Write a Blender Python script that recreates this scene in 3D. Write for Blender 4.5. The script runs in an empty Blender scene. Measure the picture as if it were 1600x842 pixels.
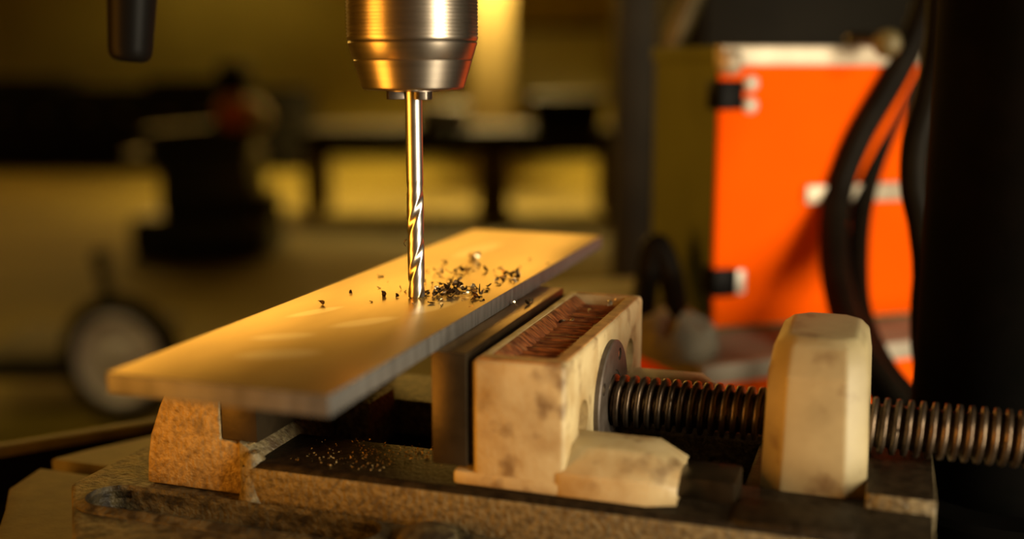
import bpy, bmesh, math, random
from mathutils import Vector, Matrix

random.seed(7)
S = 0.001
sc = bpy.context.scene
COL = sc.collection
YAW = math.radians(18.6)
PITCH = math.atan(321 / 1750.0)

# ------------------------------------------------------------------ camera
CAM = Vector((0.2114, -0.4846, 0.1104))
cd = bpy.data.cameras.new('camera')
cd.sensor_width = 36.0
cd.lens = 36.0 * 1750 / 1600
cd.clip_start = 0.02
cd.clip_end = 100
cd.dof.use_dof = True
cd.dof.focus_distance = 0.535
cd.dof.aperture_fstop = 2.65
cam = bpy.data.objects.new('camera', cd)
cam.location = CAM
cam.rotation_euler = (math.pi / 2 - PITCH, 0, YAW)
COL.objects.link(cam)
sc.camera = cam

# ------------------------------------------------------------------ world, lights, exposure
w = bpy.data.worlds.new('world')
sc.world = w
w.use_nodes = True
w.node_tree.nodes['Background'].inputs[0].default_value = (0.05, 0.04, 0.02, 1)
w.node_tree.nodes['Background'].inputs[1].default_value = 0.1


def area(name, loc, target, size, power, color, sy=None):
    d = bpy.data.lights.new(name, 'AREA')
    d.energy = power
    d.color = color
    d.size = size
    if sy:
        d.shape = 'RECTANGLE'
        d.size_y = sy
    o = bpy.data.objects.new(name, d)
    o.location = loc
    o.rotation_euler = (Vector(target) - Vector(loc)).to_track_quat('-Z', 'Y').to_euler()
    COL.objects.link(o)
    return o


area('work_lamp_orange', (-0.72, -0.80, -0.02), (0.0, 0.0, 0.0), 0.45, 15.5, (1.0, 0.38, 0.035), 1.15)
area('work_lamp_neutral', (1.28, -0.43, 0.10), (0.12, 0.05, 0.0), 0.36, 33.0, (1.0, 0.85, 0.60), 1.2)

sc.view_settings.view_transform = 'Standard'
sc.view_settings.look = 'None'
sc.view_settings.exposure = 0.0
sc.view_settings.gamma = 1.0
sc.view_settings.use_curve_mapping = False
sc.cycles.use_denoising = True

# ------------------------------------------------------------------ camera maths (only to measure where things stand)
FH = Vector((-math.sin(YAW), math.cos(YAW), 0))
RT = Vector((math.cos(YAW), math.sin(YAW), 0))
FW = FH * math.cos(PITCH) - Vector((0, 0, 1)) * math.sin(PITCH)
UP = RT.cross(FW)
FLOOR = -1.07


def at(x, y, depth):
    return CAM + (FW + RT * ((x - 800) / 1750) - UP * ((y - 421) / 1750)) * depth


def room(right, fwd, z):
    """a point given in the room's own axes (right, forward of the bench, height over the floor)"""
    p = CAM + RT * right + FH * fwd
    return Vector((p.x, p.y, FLOOR + z))


def rframe(right, fwd, z, turn=0.0):
    """matrix of a thing standing in the room"""
    return Matrix.Translation(room(right, fwd, z)) @ Matrix.Rotation(YAW + turn, 4, 'Z')


# ------------------------------------------------------------------ materials
def mat(name, c1, c2=None, rough=0.6, metal=0.0, scale=60.0, detail=6.0, lo=0.35, hi=0.65, bump=0.0, bscale=None,
        c3=None, s3=12.0, t3=(0.55, 0.7), rough2=None, stretch=None, bdist=0.001, spec=0.5):
    m = bpy.data.materials.new(name)
    m.use_nodes = True
    nt = m.node_tree
    b = nt.nodes['Principled BSDF']
    b.inputs['Roughness'].default_value = rough
    b.inputs['Metallic'].default_value = metal
    b.inputs['Specular IOR Level'].default_value = spec
    b.inputs['Base Color'].default_value = (*c1, 1)
    tc = nt.nodes.new('ShaderNodeTexCoord')
    vec = tc.outputs['Object']
    if stretch:
        mp = nt.nodes.new('ShaderNodeMapping')
        mp.inputs['Scale'].default_value = stretch
        nt.links.new(vec, mp.inputs['Vector'])
        vec = mp.outputs['Vector']

    def noise(sc_, det):
        n = nt.nodes.new('ShaderNodeTexNoise')
        n.inputs['Scale'].default_value = sc_
        n.inputs['Detail'].default_value = det
        nt.links.new(vec, n.inputs['Vector'])
        return n.outputs['Fac']

    def ramp(fac, a, bb):
        r = nt.nodes.new('ShaderNodeMapRange')
        r.inputs['From Min'].default_value = a
        r.inputs['From Max'].default_value = bb
        nt.links.new(fac, r.inputs['Value'])
        return r.outputs['Result']

    def mix(fac, a, bb):
        x = nt.nodes.new('ShaderNodeMix')
        x.data_type = 'RGBA'
        nt.links.new(fac, x.inputs['Factor'])
        for sock, v in ((x.inputs['A'], a), (x.inputs['B'], bb)):
            if isinstance(v, tuple):
                sock.default_value = (*v, 1)
            else:
                nt.links.new(v, sock)
        return x.outputs['Result']
    col = c1
    if c2:
        f = ramp(noise(scale, detail), lo, hi)
        col = mix(f, c1, c2)
        if rough2 is not None:
            r = nt.nodes.new('ShaderNodeMapRange')
            r.inputs['To Min'].default_value = rough
            r.inputs['To Max'].default_value = rough2
            nt.links.new(f, r.inputs['Value'])
            nt.links.new(r.outputs['Result'], b.inputs['Roughness'])
    if c3:
        f = ramp(noise(s3, 5), *t3)
        col = mix(f, col, c3)
    if not isinstance(col, tuple):
        nt.links.new(col, b.inputs['Base Color'])
    if bump:
        bp = nt.nodes.new('ShaderNodeBump')
        bp.inputs['Strength'].default_value = bump
        bp.inputs['Distance'].default_value = bdist
        nt.links.new(noise(bscale or scale, 4), bp.inputs['Height'])
        nt.links.new(bp.outputs['Normal'], b.inputs['Normal'])
    return m


def emit(name, c, s):
    m = bpy.data.materials.new(name)
    m.use_nodes = True
    b = m.node_tree.nodes['Principled BSDF']
    b.inputs['Base Color'].default_value = (0, 0, 0, 1)
    b.inputs['Emission Color'].default_value = (*c, 1)
    b.inputs['Emission Strength'].default_value = s
    return m


M = {}
M['cream'] = mat('cream_paint', (0.54, 0.43, 0.23), (0.36, 0.235, 0.095), 0.5, 0, 55, lo=.42, hi=.72, bump=.5, bscale=260,
                 c3=(0.20, 0.125, 0.055), s3=75, t3=(.55, .72), bdist=.0006)
M['cream_clean'] = mat('cream_paint_clean', (0.37, 0.30, 0.16), (0.27, 0.215, 0.11), 0.5, 0, 45, lo=.35, hi=.7, bump=.15,
                       bscale=200, c3=(0.16, 0.10, 0.045), s3=60, t3=(.58, .76), bdist=.0006)
M['cast'] = mat('rough_casting', (0.21, 0.165, 0.08), (0.07, 0.05, 0.022), 0.55, 0, 330, lo=.38, hi=.68, bump=1.0, bscale=420,
                c3=(0.07, 0.045, 0.02), s3=60, t3=(.56, .72), bdist=.0012)
M['cast_jaw'] = mat('tan_casting', (0.36, 0.245, 0.095), (0.16, 0.10, 0.036), 0.5, 0, 330, lo=.36, hi=.7, bump=1.0, bscale=420,
                c3=(0.09, 0.055, 0.025), s3=70, t3=(.6, .75), bdist=.0012)
M['cast_base'] = mat('grimy_casting', (0.105, 0.078, 0.032), (0.022, 0.015, 0.006), 0.55, 0, 160, lo=.42, hi=.62, bump=1.0, bscale=420,
                c3=(0.022, 0.015, 0.007), s3=50, t3=(.5, .68), bdist=.0012)
M['cast_dark'] = mat('oily_casting', (0.026, 0.018, 0.009), (0.009, 0.006, 0.003), 0.5, 0, 200, bump=.8, bscale=500, bdist=.0008, spec=.15)
M['rust_rim'] = mat('rust_stained_rim', (0.46, 0.24, 0.075), (0.22, 0.10, 0.03), 0.55, 0, 120, lo=.35, hi=.65, bump=.5, bscale=300, bdist=.0008)
M['rust'] = mat('rusty_pocket', (0.46, 0.15, 0.04), (0.10, 0.028, 0.01), 0.5, 0.1, 220, lo=.35, hi=.62, bump=1.0, bscale=300,
                c3=(0.5, 0.26, 0.1), s3=160, t3=(.6, .72), stretch=(.5, 2.2, 1), bdist=.0012)
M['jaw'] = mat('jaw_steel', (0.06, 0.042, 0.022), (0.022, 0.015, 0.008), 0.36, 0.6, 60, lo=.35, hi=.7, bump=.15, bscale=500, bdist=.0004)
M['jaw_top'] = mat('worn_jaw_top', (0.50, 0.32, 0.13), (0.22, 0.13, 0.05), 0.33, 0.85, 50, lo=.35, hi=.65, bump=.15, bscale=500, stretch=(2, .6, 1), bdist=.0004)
M['screw'] = mat('screw_steel', (0.23, 0.17, 0.115), (0.11, 0.075, 0.05), 0.36, 0.9, 120, bump=.12, bscale=600, bdist=.0003)
M['flange'] = mat('flange_steel', (0.14, 0.115, 0.095), (0.09, 0.07, 0.055), 0.5, 0.5, 150, bump=.1, bscale=500, bdist=.0003)
M['chuck'] = mat('chuck_steel', (0.48, 0.41, 0.33), (0.40, 0.34, 0.27), 0.30, 1.0, 15, stretch=(1, 1, 30), bump=.04, bscale=60, bdist=.0003)
M['chuck_dark'] = mat('chuck_jaw_steel', (0.24, 0.2, 0.16), (0.15, 0.12, 0.1), 0.35, 1.0, 200)
M['bit'] = mat('bit_steel', (0.78, 0.74, 0.68), (0.66, 0.62, 0.56), 0.30, 1.0, 120)
M['chip_dark'] = mat('chip_dark', (0.10, 0.06, 0.03), (0.03, 0.018, 0.009), 0.35, 0.8, 400)
M['chip_light'] = mat('chip_light', (0.75, 0.62, 0.42), (0.45, 0.34, 0.2), 0.3, 0.9, 400)
M['swarf'] = mat('golden_swarf', (0.62, 0.42, 0.16), (0.4, 0.25, 0.08), 0.4, 0.4, 300)
M['black'] = mat('black_paint', (0.0035, 0.003, 0.0025), (0.002, 0.002, 0.0015), 0.8, 0, 30, spec=.02)
M['black_plastic'] = mat('black_plastic', (0.004, 0.0035, 0.003), None, 0.45, 0, spec=.06)
M['rubber'] = mat('black_rubber', (0.006, 0.0045, 0.003), (0.009, 0.007, 0.0045), 0.5, 0, 40, spec=.05)
M['table'] = mat('table_iron', (0.085, 0.066, 0.017), (0.042, 0.032, 0.008), 0.6, 0, 60, lo=.3, hi=.7, bump=.3, bscale=250,
                 c3=(0.05, 0.035, 0.012), s3=70, t3=(.58, .72), bdist=.0006)
M['orange'] = mat('orange_panel', (0.95, 0.11, 0.0), (0.92, 0.10, 0.0), 0.8, 0, 12, spec=.04)
M['alu'] = mat('aluminium', (0.55, 0.47, 0.35), (0.44, 0.37, 0.27), 0.45, 0.3, 40)
M['olive'] = mat('olive_panel', (0.135, 0.165, 0.06), (0.115, 0.14, 0.05), 0.7, 0, 20, spec=.15)
M['zinc'] = mat('zinc_rivet', (0.62, 0.58, 0.50), None, 0.4, 0.3)
M['grey_tray'] = mat('grey_tray', (0.30, 0.26, 0.18), (0.18, 0.155, 0.105), 0.6, 0, 18)
M['pale'] = mat('pale_edge', (0.46, 0.40, 0.31), (0.36, 0.31, 0.23), 0.55, 0, 30)
M['floor'] = mat('ochre_floor', (0.165, 0.122, 0.015), (0.125, 0.092, 0.011), 0.7, 0, 1.2, bump=.05, bscale=30, spec=.12)
M['wall'] = mat('ochre_wall', (0.28, 0.215, 0.04), (0.22, 0.165, 0.03), 0.85, 0, 0.7, spec=.1)
M['dark_metal'] = mat('dark_metal', (0.014, 0.012, 0.007), (0.008, 0.007, 0.004), 0.6, 0, 8, spec=.1)
M['dark_green'] = mat('dark_green_paint', (0.012, 0.018, 0.009), (0.007, 0.01, 0.005), 0.45, 0, 10)
M['red_cap'] = mat('orange_cap', (0.90, 0.20, 0.03), None, 0.6, 0)
M['wood'] = mat('bench_wood', (0.034, 0.026, 0.009), (0.025, 0.019, 0.007), 0.7, 0, 4, spec=.1)
M['wood_lightened'] = mat('bench_wood_lightened', (0.20, 0.15, 0.05), (0.15, 0.11, 0.035), 0.7, 0, 4, spec=.1)  # bench wood lightened: the light the legs lack is put in the colour
M['pillar'] = mat('yellow_pillar', (0.46, 0.34, 0.115), (0.40, 0.29, 0.095), 0.7, 0, 3)
M['board'] = mat('grey_olive_board', (0.36, 0.34, 0.19), (0.30, 0.28, 0.15), 0.7, 0, 3)
M['hub'] = mat('wheel_hub', (0.60, 0.57, 0.56), (0.42, 0.40, 0.39), 0.5, 0.1, 10)
M['brass'] = mat('worn_brass', (0.16, 0.125, 0.045), (0.11, 0.085, 0.03), 0.5, 0.2, 30)
M['post'] = mat('dark_post', (0.022, 0.018, 0.009), (0.013, 0.011, 0.006), 0.6, 0, 10, spec=.15)
M['window'] = emit('sunlit_window', (1.0, 0.53, 0.09), 5.2)
M['lampglow'] = emit('lamp_bulb', (1.0, 0.7, 0.3), 6.0)


def plate_mat():
    m = mat('worn_steel_plate', (0.76, 0.54, 0.19), (0.62, 0.42, 0.13), 0.36, 0.95, 16, lo=.3, hi=.7, bump=.05, bscale=120,
            stretch=(2.4, .7, 1), bdist=.0004)
    nt = m.node_tree
    b = nt.nodes['Principled BSDF']
    src = b.inputs['Base Color'].links[0].from_socket
    tc = nt.nodes.new('ShaderNodeTexCoord')
    total = None
    # pale rubbed marks: u, v (m, from the plate's middle), half length, half width, turn
    for (u, v, a, bb, rot) in [(.008, -.087, .016, .0055, 55), (-.012, -.121, .013, .005, 35), (.001, -.147, .016, .007, 30),
                               (-.022, -.075, .015, .004, 65), (.025, -.045, .02, .006, 80), (-.012, .11, .03, .008, 85)]:
        mp = nt.nodes.new('ShaderNodeMapping')
        mp.vector_type = 'TEXTURE'
        mp.inputs['Location'].default_value = (u, v, 0)
        mp.inputs['Rotation'].default_value = (0, 0, math.radians(rot))
        mp.inputs['Scale'].default_value = (a, bb, 1000)
        nt.links.new(tc.outputs['Object'], mp.inputs['Vector'])
        ln = nt.nodes.new('ShaderNodeVectorMath')
        ln.operation = 'LENGTH'
        nt.links.new(mp.outputs['Vector'], ln.inputs[0])
        r = nt.nodes.new('ShaderNodeMapRange')
        r.inputs['From Min'].default_value = 1.15
        r.inputs['From Max'].default_value = 0.75
        nt.links.new(ln.outputs['Value'], r.inputs['Value'])
        if total is None:
            total = r.outputs['Result']
        else:
            mx = nt.nodes.new('ShaderNodeMath')
            mx.operation = 'MAXIMUM'
            nt.links.new(total, mx.inputs[0])
            nt.links.new(r.outputs['Result'], mx.inputs[1])
            total = mx.outputs['Value']
    k = nt.nodes.new('ShaderNodeMath')
    k.operation = 'MULTIPLY'
    k.inputs[1].default_value = .6
    nt.links.new(total, k.inputs[0])
    x = nt.nodes.new('ShaderNodeMix')
    x.data_type = 'RGBA'
    nt.links.new(k.outputs['Value'], x.inputs['Factor'])
    nt.links.new(src, x.inputs['A'])
    x.inputs['B'].default_value = (0.95, 0.84, 0.62, 1)
    nt.links.new(x.outputs['Result'], b.inputs['Base Color'])
    return m


M['plate'] = plate_mat()
M['plate_side'] = mat('sawn_steel_edge', (0.135, 0.13, 0.12), (0.05, 0.046, 0.042), 0.5, 0.25, 120, lo=.3, hi=.7, stretch=(1, 6, .35),
                      bump=.4, bscale=160, bdist=.0005)

# ------------------------------------------------------------------ mesh helpers (mm inside the vise, metres elsewhere)
WLOC = {}


def bevel(bm, off, seg=2, ang=30):
    bmesh.ops.recalc_face_normals(bm, faces=bm.faces[:])
    es = [e for e in bm.edges if len(e.link_faces) == 2 and e.calc_face_angle(0) > math.radians(ang)]
    if es and off > 0:
        bmesh.ops.bevel(bm, geom=es, offset=off, segments=seg, profile=.5, affect='EDGES', clamp_overlap=True)
    return bm


def box(x0, x1, y0, y1, z0, z1, bev=0.0, seg=2, k=S):
    bm = bmesh.new()
    vs = [bm.verts.new((x * k, y * k, z * k)) for z in (z0, z1) for (x, y) in ((x0, y0), (x1, y0), (x1, y1), (x0, y1))]
    for f in ((3, 2, 1, 0), (4, 5, 6, 7), (0, 1, 5, 4), (1, 2, 6, 5), (2, 3, 7, 6), (3, 0, 4, 7)):
        bm.faces.new([vs[i] for i in f])
    return bevel(bm, bev * k, seg)


def prism(pts, lo, hi, axis='z', bev=0.0, seg=2, k=S):
    """polygon pts extruded along an axis: z: (x,y), y: (x,z), x: (y,z)"""
    bm = bmesh.new()

    def P(p, t):
        a, b = p
        return {'z': (a, b, t), 'y': (a, t, b), 'x': (t, a, b)}[axis]
    A = [bm.verts.new(Vector(P(p, lo)) * k) for p in pts]
    B = [bm.verts.new(Vector(P(p, hi)) * k) for p in pts]
    n = len(pts)
    bm.faces.new(A)
    bm.faces.new(B[::-1])
    for i in range(n):
        bm.faces.new((A[i], B[i], B[(i + 1) % n], A[(i + 1) % n]))
    bmesh.ops.recalc_face_normals(bm, faces=bm.faces[:])
    return bevel(bm, bev * k, seg)


def loft(rings, bev=0.0, seg=2, k=S, cap=True):
    bm = bmesh.new()
    R = [[bm.verts.new(Vector(p) * k) for p in r] for r in rings]
    n = len(R[0])
    for a, b in zip(R, R[1:]):
        for i in range(n):
            bm.faces.new((a[i], a[(i + 1) % n], b[(i + 1) % n], b[i]))
    if cap:
        bm.faces.new(R[0][::-1])
        bm.faces.new(R[-1])
    bmesh.ops.recalc_face_normals(bm, faces=bm.faces[:])
    return bevel(bm, bev * k, seg)


def lathe(prof, n=48, k=S, mtx=None):
    """profile of (radius, height) turned round z"""
    bm = bmesh.new()
    rings = []
    for r, z in prof:
        if r < 1e-9:
            rings.append([bm.verts.new((0, 0, z * k))])
        else:
            rings.append([bm.verts.new((r * k * math.cos(2 * math.pi * i / n), r * k * math.sin(2 * math.pi * i / n), z * k)) for i in range(n)])
    for a, b in zip(rings, rings[1:]):
        for i in range(n):
            j = (i + 1) % n
            q = []
            for v in (a[i % len(a)], a[j % len(a)], b[j % len(b)], b[i % len(b)]):
                if v not in q:
                    q.append(v)
            if len(q) >= 3:
                bm.faces.new(q)
    for r in (rings[0], rings[-1]):
        if len(r) > 1:
            bm.faces.new(r)
    bmesh.ops.recalc_face_normals(bm, faces=bm.faces[:])
    if mtx:
        bm.transform(mtx)
    return bm


def tube(path, rad, n=12, k=1.0, sub=6):
    """smooth tube through the points; rad a number or one per point"""
    pts = [Vector(p) * k for p in path]
    rr = [r * k for r in (rad if isinstance(rad, (list, tuple)) else [rad] * len(pts))]
    if sub > 1 and len(pts) > 2:
        P, R = [], []
        e = [pts[0] * 2 - pts[1]] + pts + [pts[-1] * 2 - pts[-2]]
        for i in range(len(pts) - 1):
            p0, p1, p2, p3 = e[i:i + 4]
            for s in range(sub):
                t = s / sub
                P.append(.5 * (2 * p1 + (p2 - p0) * t + (2 * p0 - 5 * p1 + 4 * p2 - p3) * t * t + (3 * p1 - p0 - 3 * p2 + p3) * t ** 3))
                R.append(rr[i] * (1 - t) + rr[i + 1] * t)
        P.append(pts[-1])
        R.append(rr[-1])
        pts, rr = P, R
    bm = bmesh.new()
    rings = []
    nrm = None
    for i, p in enumerate(pts):
        t = (pts[min(i + 1, len(pts) - 1)] - pts[max(i - 1, 0)]).normalized()
        if nrm is None:
            nrm = t.orthogonal().normalized()
        nrm = (nrm - t * nrm.dot(t)).normalized()
        bn = t.cross(nrm)
        rings.append([bm.verts.new(p + (nrm * math.cos(2 * math.pi * j / n) + bn * math.sin(2 * math.pi * j / n)) * rr[i]) for j in range(n)])
    for a, b in zip(rings, rings[1:]):
        for j in range(n):
            bm.faces.new((a[j], a[(j + 1) % n], b[(j + 1) % n], b[j]))
    bm.faces.new(rings[0][::-1])
    bm.faces.new(rings[-1])
    bmesh.ops.recalc_face_normals(bm, faces=bm.faces[:])
    return bm


def join(*bms):
    out = bmesh.new()
    for b in bms:
        me = bpy.data.meshes.new('tmp')
        b.to_mesh(me)
        b.free()
        out.from_mesh(me)
        bpy.data.meshes.remove(me)
    return out


def cut(bm, *cutters):
    """boolean difference, returns a new bmesh"""
    def tmp(b):
        me = bpy.data.meshes.new('tmp')
        b.to_mesh(me)
        b.free()
        o = bpy.data.objects.new('tmp', me)
        COL.objects.link(o)
        return o
    a = tmp(bm)
    cs = [tmp(c) for c in cutters]
    for c in cs:
        md = a.modifiers.new('b', 'BOOLEAN')
        md.operation = 'DIFFERENCE'
        md.solver = 'EXACT'
        md.object = c
    dg = bpy.context.evaluated_depsgraph_get()
    me = bpy.data.meshes.new_from_object(a.evaluated_get(dg))
    out = bmesh.new()
    out.from_mesh(me)
    bpy.data.meshes.remove(me)
    for o in [a] + cs:
        d = o.data
        bpy.data.objects.remove(o)
        bpy.data.meshes.remove(d)
    return out


def tag(o, label, cat, group=None):
    o['label'] = label
    o['category'] = cat
    if group:
        o['group'] = group
    return o


def empty(name, loc, label, cat, group=None):
    o = bpy.data.objects.new(name, None)
    o.location = loc
    o.empty_display_size = .02
    COL.objects.link(o)
    WLOC[o] = Vector(loc)
    return tag(o, label, cat, group)


def ob(name, bm, m, parent=None, smooth=True, ang=35, label=None):
    xs = [v.co.copy() for v in bm.verts]
    lo = Vector([min(c[i] for c in xs) for i in range(3)])
    hi = Vector([max(c[i] for c in xs) for i in range(3)])
    c = Vector(((lo.x + hi.x) / 2, (lo.y + hi.y) / 2, (lo.z + hi.z) / 2))
    bmesh.ops.translate(bm, vec=-c, verts=bm.verts[:])
    me = bpy.data.meshes.new(name)
    for f in bm.faces:
        f.smooth = smooth
    bm.to_mesh(me)
    bm.free()
    for x in (m if isinstance(m, (list, tuple)) else [m]):
        me.materials.append(M[x] if isinstance(x, str) else x)
    if smooth:
        me.set_sharp_from_angle(angle=math.radians(ang))
    o = bpy.data.objects.new(name, me)
    COL.objects.link(o)
    o.location = c
    WLOC[o] = c
    if parent:
        o.parent = parent
        o.matrix_parent_inverse = Matrix.Translation(-WLOC[parent])
    if label:
        o['label'] = label
    return o


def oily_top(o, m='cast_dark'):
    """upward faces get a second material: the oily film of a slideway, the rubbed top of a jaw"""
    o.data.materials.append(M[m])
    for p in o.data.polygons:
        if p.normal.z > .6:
            p.material_index = 1
    return o


def struct(name, bm, m, **kw):
    o = ob(name, bm, m, **kw)
    o['kind'] = 'structure'
    return o


def tf(bm, mtx):
    bm.transform(mtx)
    bmesh.ops.recalc_face_normals(bm, faces=bm.faces[:])
    return bm


# ================================================================== THE ROOM
def rbox(x0, x1, y0, y1, z0, z1, bev=0.0, turn=0.0):
    """box in room axes, metres, z over the floor"""
    cx, cy = (x0 + x1) / 2, (y0 + y1) / 2
    b = box(x0 - cx, x1 - cx, y0 - cy, y1 - cy, z0, z1, bev, 2, 1.0)
    return tf(b, rframe(cx, cy, 0, turn))


RX0, RX1, RY0, RY1, RH = -9.0, 6.0, -4.0, 14.0, 6.6
struct('floor', rbox(RX0, RX1, RY0, RY1, -.1, 0), 'floor')
# far wall with openings for the row of high windows
WIN = [(-8.6 + i * 2.9, -8.6 + i * 2.9 + 2.55) for i in range(5)]
WZ0, WZ1 = 2.5, 6.0
wall = rbox(RX0, RX1, RY1, RY1 + .25, 0, RH)
wall = cut(wall, *[rbox(a, b, RY1 - .2, RY1 + .6, WZ0, WZ1) for a, b in WIN])
struct('wall_back', wall, 'wall', smooth=False)
struct('wall_left', rbox(RX0 - .2, RX0, RY0, RY1, 0, RH), 'wall')
struct('wall_right', rbox(RX1, RX1 + .2, RY0, RY1, 0, RH), 'dark_metal')
struct('wall_front', rbox(RX0, RX1, RY0 - .2, RY0, 0, RH), 'wall')
struct('ceiling', rbox(RX0, RX1, RY0, RY1, RH, RH + .2), 'dark_metal')
for i, (a, b) in enumerate(WIN):
    fr = struct('window_%d' % (i + 1), rbox(a, b, RY1 + .02, RY1 + .1, WZ0, WZ0 + .1), 'dark_metal')
    nx, nz = 3, 3
    for ix in range(nx):
        for iz in range(nz):
            px = a + (b - a) / nx * ix
            pz = WZ0 + .1 + (WZ1 - WZ0 - .1) / nz * iz
            ob('pane', rbox(px + .04, px + (b - a) / nx - .04, RY1 + .05, RY1 + .07, pz + .03, pz + (WZ1 - WZ0 - .1) / nz - .03), 'window', fr)
    for ix in range(nx + 1):
        px = a + (b - a) / nx * ix
        ob('mullion', rbox(max(a, px - .04), min(b, px + .04), RY1 + .02, RY1 + .1, WZ0 + .1, WZ1), 'dark_metal', fr)

# ================================================================== DRILL PRESS (column, table, head, lever)
TZ = -112.0      # table top, mm
press = empty('drill_press', (0.33, 0.17, FLOOR), 'black pillar drill with round column and slotted cast iron table', 'drill press')
cx, cy = .283, .168
colm = lathe([(0, FLOOR * 1000), (52, FLOOR * 1000), (52, 700), (0, 700)], 48)
ob('column', tf(colm, Matrix.Translation((cx, cy, 0))), 'black', press)
ob('base_plate', box(-180, cx * 1000 + 110, -150, cy * 1000 + 100, FLOOR * 1000, FLOOR * 1000 + 40, 12), 'black', press)
collar = lathe([(52.5, -300), (72, -300), (75, -296), (75, -124), (72, -120), (52.5, -120)], 48)
collar = tf(collar, Matrix.Translation((cx, cy, 0)))
ob('table_collar', collar, 'black', press)
ob('table_arm', box(150, cx * 1000 - 40, 20, 150, -250, -150, 8), 'black', press)


def arc(cx_, cy_, r, a0, a1, n):
    return [(cx_ + r * math.cos(math.radians(a0 + (a1 - a0) * i / n)), cy_ + r * math.sin(math.radians(a0 + (a1 - a0) * i / n))) for i in range(n + 1)]


# table: round plate with slots cut into it, a trough round it and a raised lip at the far left
disc = prism(arc(0, 0, 226, -118, 150, 60) + [(-206, 64), (-226, 30), (-234, 12), (-229, -8), (-224, -33), (-207, -54), (-191, -76), (-160, -122)], -148, TZ, 'z', 2.0)
# slots: across (the one seen left of the vise) and a cross slot
slots = [box(-260, 260, -4, 11, -134, -100),
         tf(box(-260, 260, -8, 8, -134, -100), Matrix.Rotation(math.radians(62), 4, 'Z'))]
disc = cut(disc, *slots)
table = ob('table', disc, 'table', press)
ob('table_trough', prism(arc(0, 0, 312, 0, 355, 71), -175, -146, 'z', 2.0), 'black', table)
lip = box(-150, 150, -6, 6, -118, TZ, 1.2)
lip = tf(lip, Matrix.Translation((-.2385, .069, 0)) @ Matrix.Rotation(math.atan2(70, 57), 4, 'Z'))
ob('table_lip', lip, 'table', table)
web = tf(box(-150, 150, -4.5, 4.5, -147, -117.5), Matrix.Translation((-.2385, .069, 0)) @ Matrix.Rotation(math.atan2(70, 57), 4, 'Z'))
ob('lip_web', web, 'black', table)

# head with quill over the chuck
head = cut(box(-75, cx * 1000 + 75, -70, cy * 1000 + 80, 330, 640, 25, 4), box(-900, -800, 0, 1, 0, 1))
ob('head', head, 'black', press)
ob('quill', lathe([(0, 212), (26, 212), (28, 214), (28, 332), (0, 332)], 40), 'chuck_dark', press)
# feed lever with a black grip on the camera side
g0 = at(203, 97, .475)
g1 = at(206, 0, .470)
d = (g1 - g0).normalized()
hubp = Vector((.03, -.125, .42))
ob('feed_hub', tf(lathe([(0, -30), (34, -30), (36, -26), (36, 22), (30, 30), (0, 30)], 40), Matrix.Translation((hubp.x, hubp.y + .03, hubp.z)) @ Matrix.Rotation(math.pi / 2, 4, 'X')), 'black', press)
g2 = g0 + d * .085
lever = ob('feed_lever', tube([g2 - d * .03, g2, g2 + d * .05, hubp * .45 + g2 * .55 + Vector((-.012, 0, .02)), hubp], .006, 12), 'chuck_dark', press)
gm = Matrix.Translation(g0) @ d.to_track_quat('Z', 'Y').to_matrix().to_4x4()
ob('grip', tf(lathe([(0, 0), (5.5, .2), (7.6, 1.2), (8.8, 3.2), (9.2, 6), (10.2, 30), (10.6, 55), (9.6, 75), (7, 83), (0, 85)], 32), gm), 'black_plastic', lever)

# ================================================================== VISE
vise = empty('machine_vise', (0.05, 0.013, TZ * S), 'worn cream painted machine vise with long threaded screw on the drill table', 'vise')
CV = 13.0    # middle of the jaws along v

# base: flange with bolt slots, two rails and the bed under the fixed jaw
FL = -85.0
fl = prism([(-148, -73), (-103, -126), (238, -126), (238, 60), (226, 80), (226, 152), (-103, 152), (-148, 99)], TZ, FL, 'z', 2.2)


def stadium(x0, x1, y0, y1):
    r = (y1 - y0) / 2
    cyy = (y0 + y1) / 2
    return arc(x1 - r, cyy, r, -90, 90, 10) + arc(x0 + r, cyy, r, 90, 270, 10)


fl = cut(fl, prism(stadium(-127, 18, -97, -72), -94, -70, 'z'), prism(stadium(-127, 18, 98, 123), -94, -70, 'z'))
base = ob('base', fl, 'cast_base', vise)
# raised rim round the near slot
outer = stadium(-131, 22, -101, -68.5)
inner = stadium(-127, 18, -97, -72)
rim = bmesh.new()
ra = [[rim.verts.new((x * S, y * S, z * S)) for x, y in p] for p, z in ((outer, FL - 1), (outer, FL + .6), (inner, FL + 2.4), (inner, FL - 4))]
for a, b in zip(ra, ra[1:]):
    for i in range(len(a)):
        rim.faces.new((a[i], a[(i + 1) % len(a)], b[(i + 1) % len(a)], b[i]))
bmesh.ops.recalc_face_normals(rim, faces=rim.faces[:])
ob('slot_rim', rim, 'cast_base', base)
# rails
RT_Z = -66.0
oily_top(ob('rail', prism([(-68, FL - 2), (-68, -69), (-65, RT_Z), (-24, RT_Z), (-20, -69), (-20, FL - 2)], -58, 236, 'x', 1.0), 'cast', vise))
ob('rail', prism([(40, FL - 2), (40, -69), (43, RT_Z), (91, RT_Z), (94, -69), (94, FL - 2)], -58, 228, 'x', 1.0), 'cast', vise)
ob('channel_floor', box(-60, 230, -22, 42, FL - 2, FL + 1), 'cast_dark', vise)
# bed step next to the fixed jaw: fillet post and the ridge running back
ob('bed_step', join(prism([(-62, -58.0), (-57, -61.0), (-52, -66), (-50, -72), (-50, FL), (-62, FL)], -63, 89, 'y', 1.2),
                    tf(lathe([(0, FL), (8, FL), (6.5, -80), (5.5, -72), (5.0, -66), (3, -62.5), (0, -61.5)], 24), Matrix.Translation((-.054, -.0625, 0)))), 'cast', vise)
ob('cross_web', box(-50, -30, 6, 40, FL, -58, 3), 'cast', vise)
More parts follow.
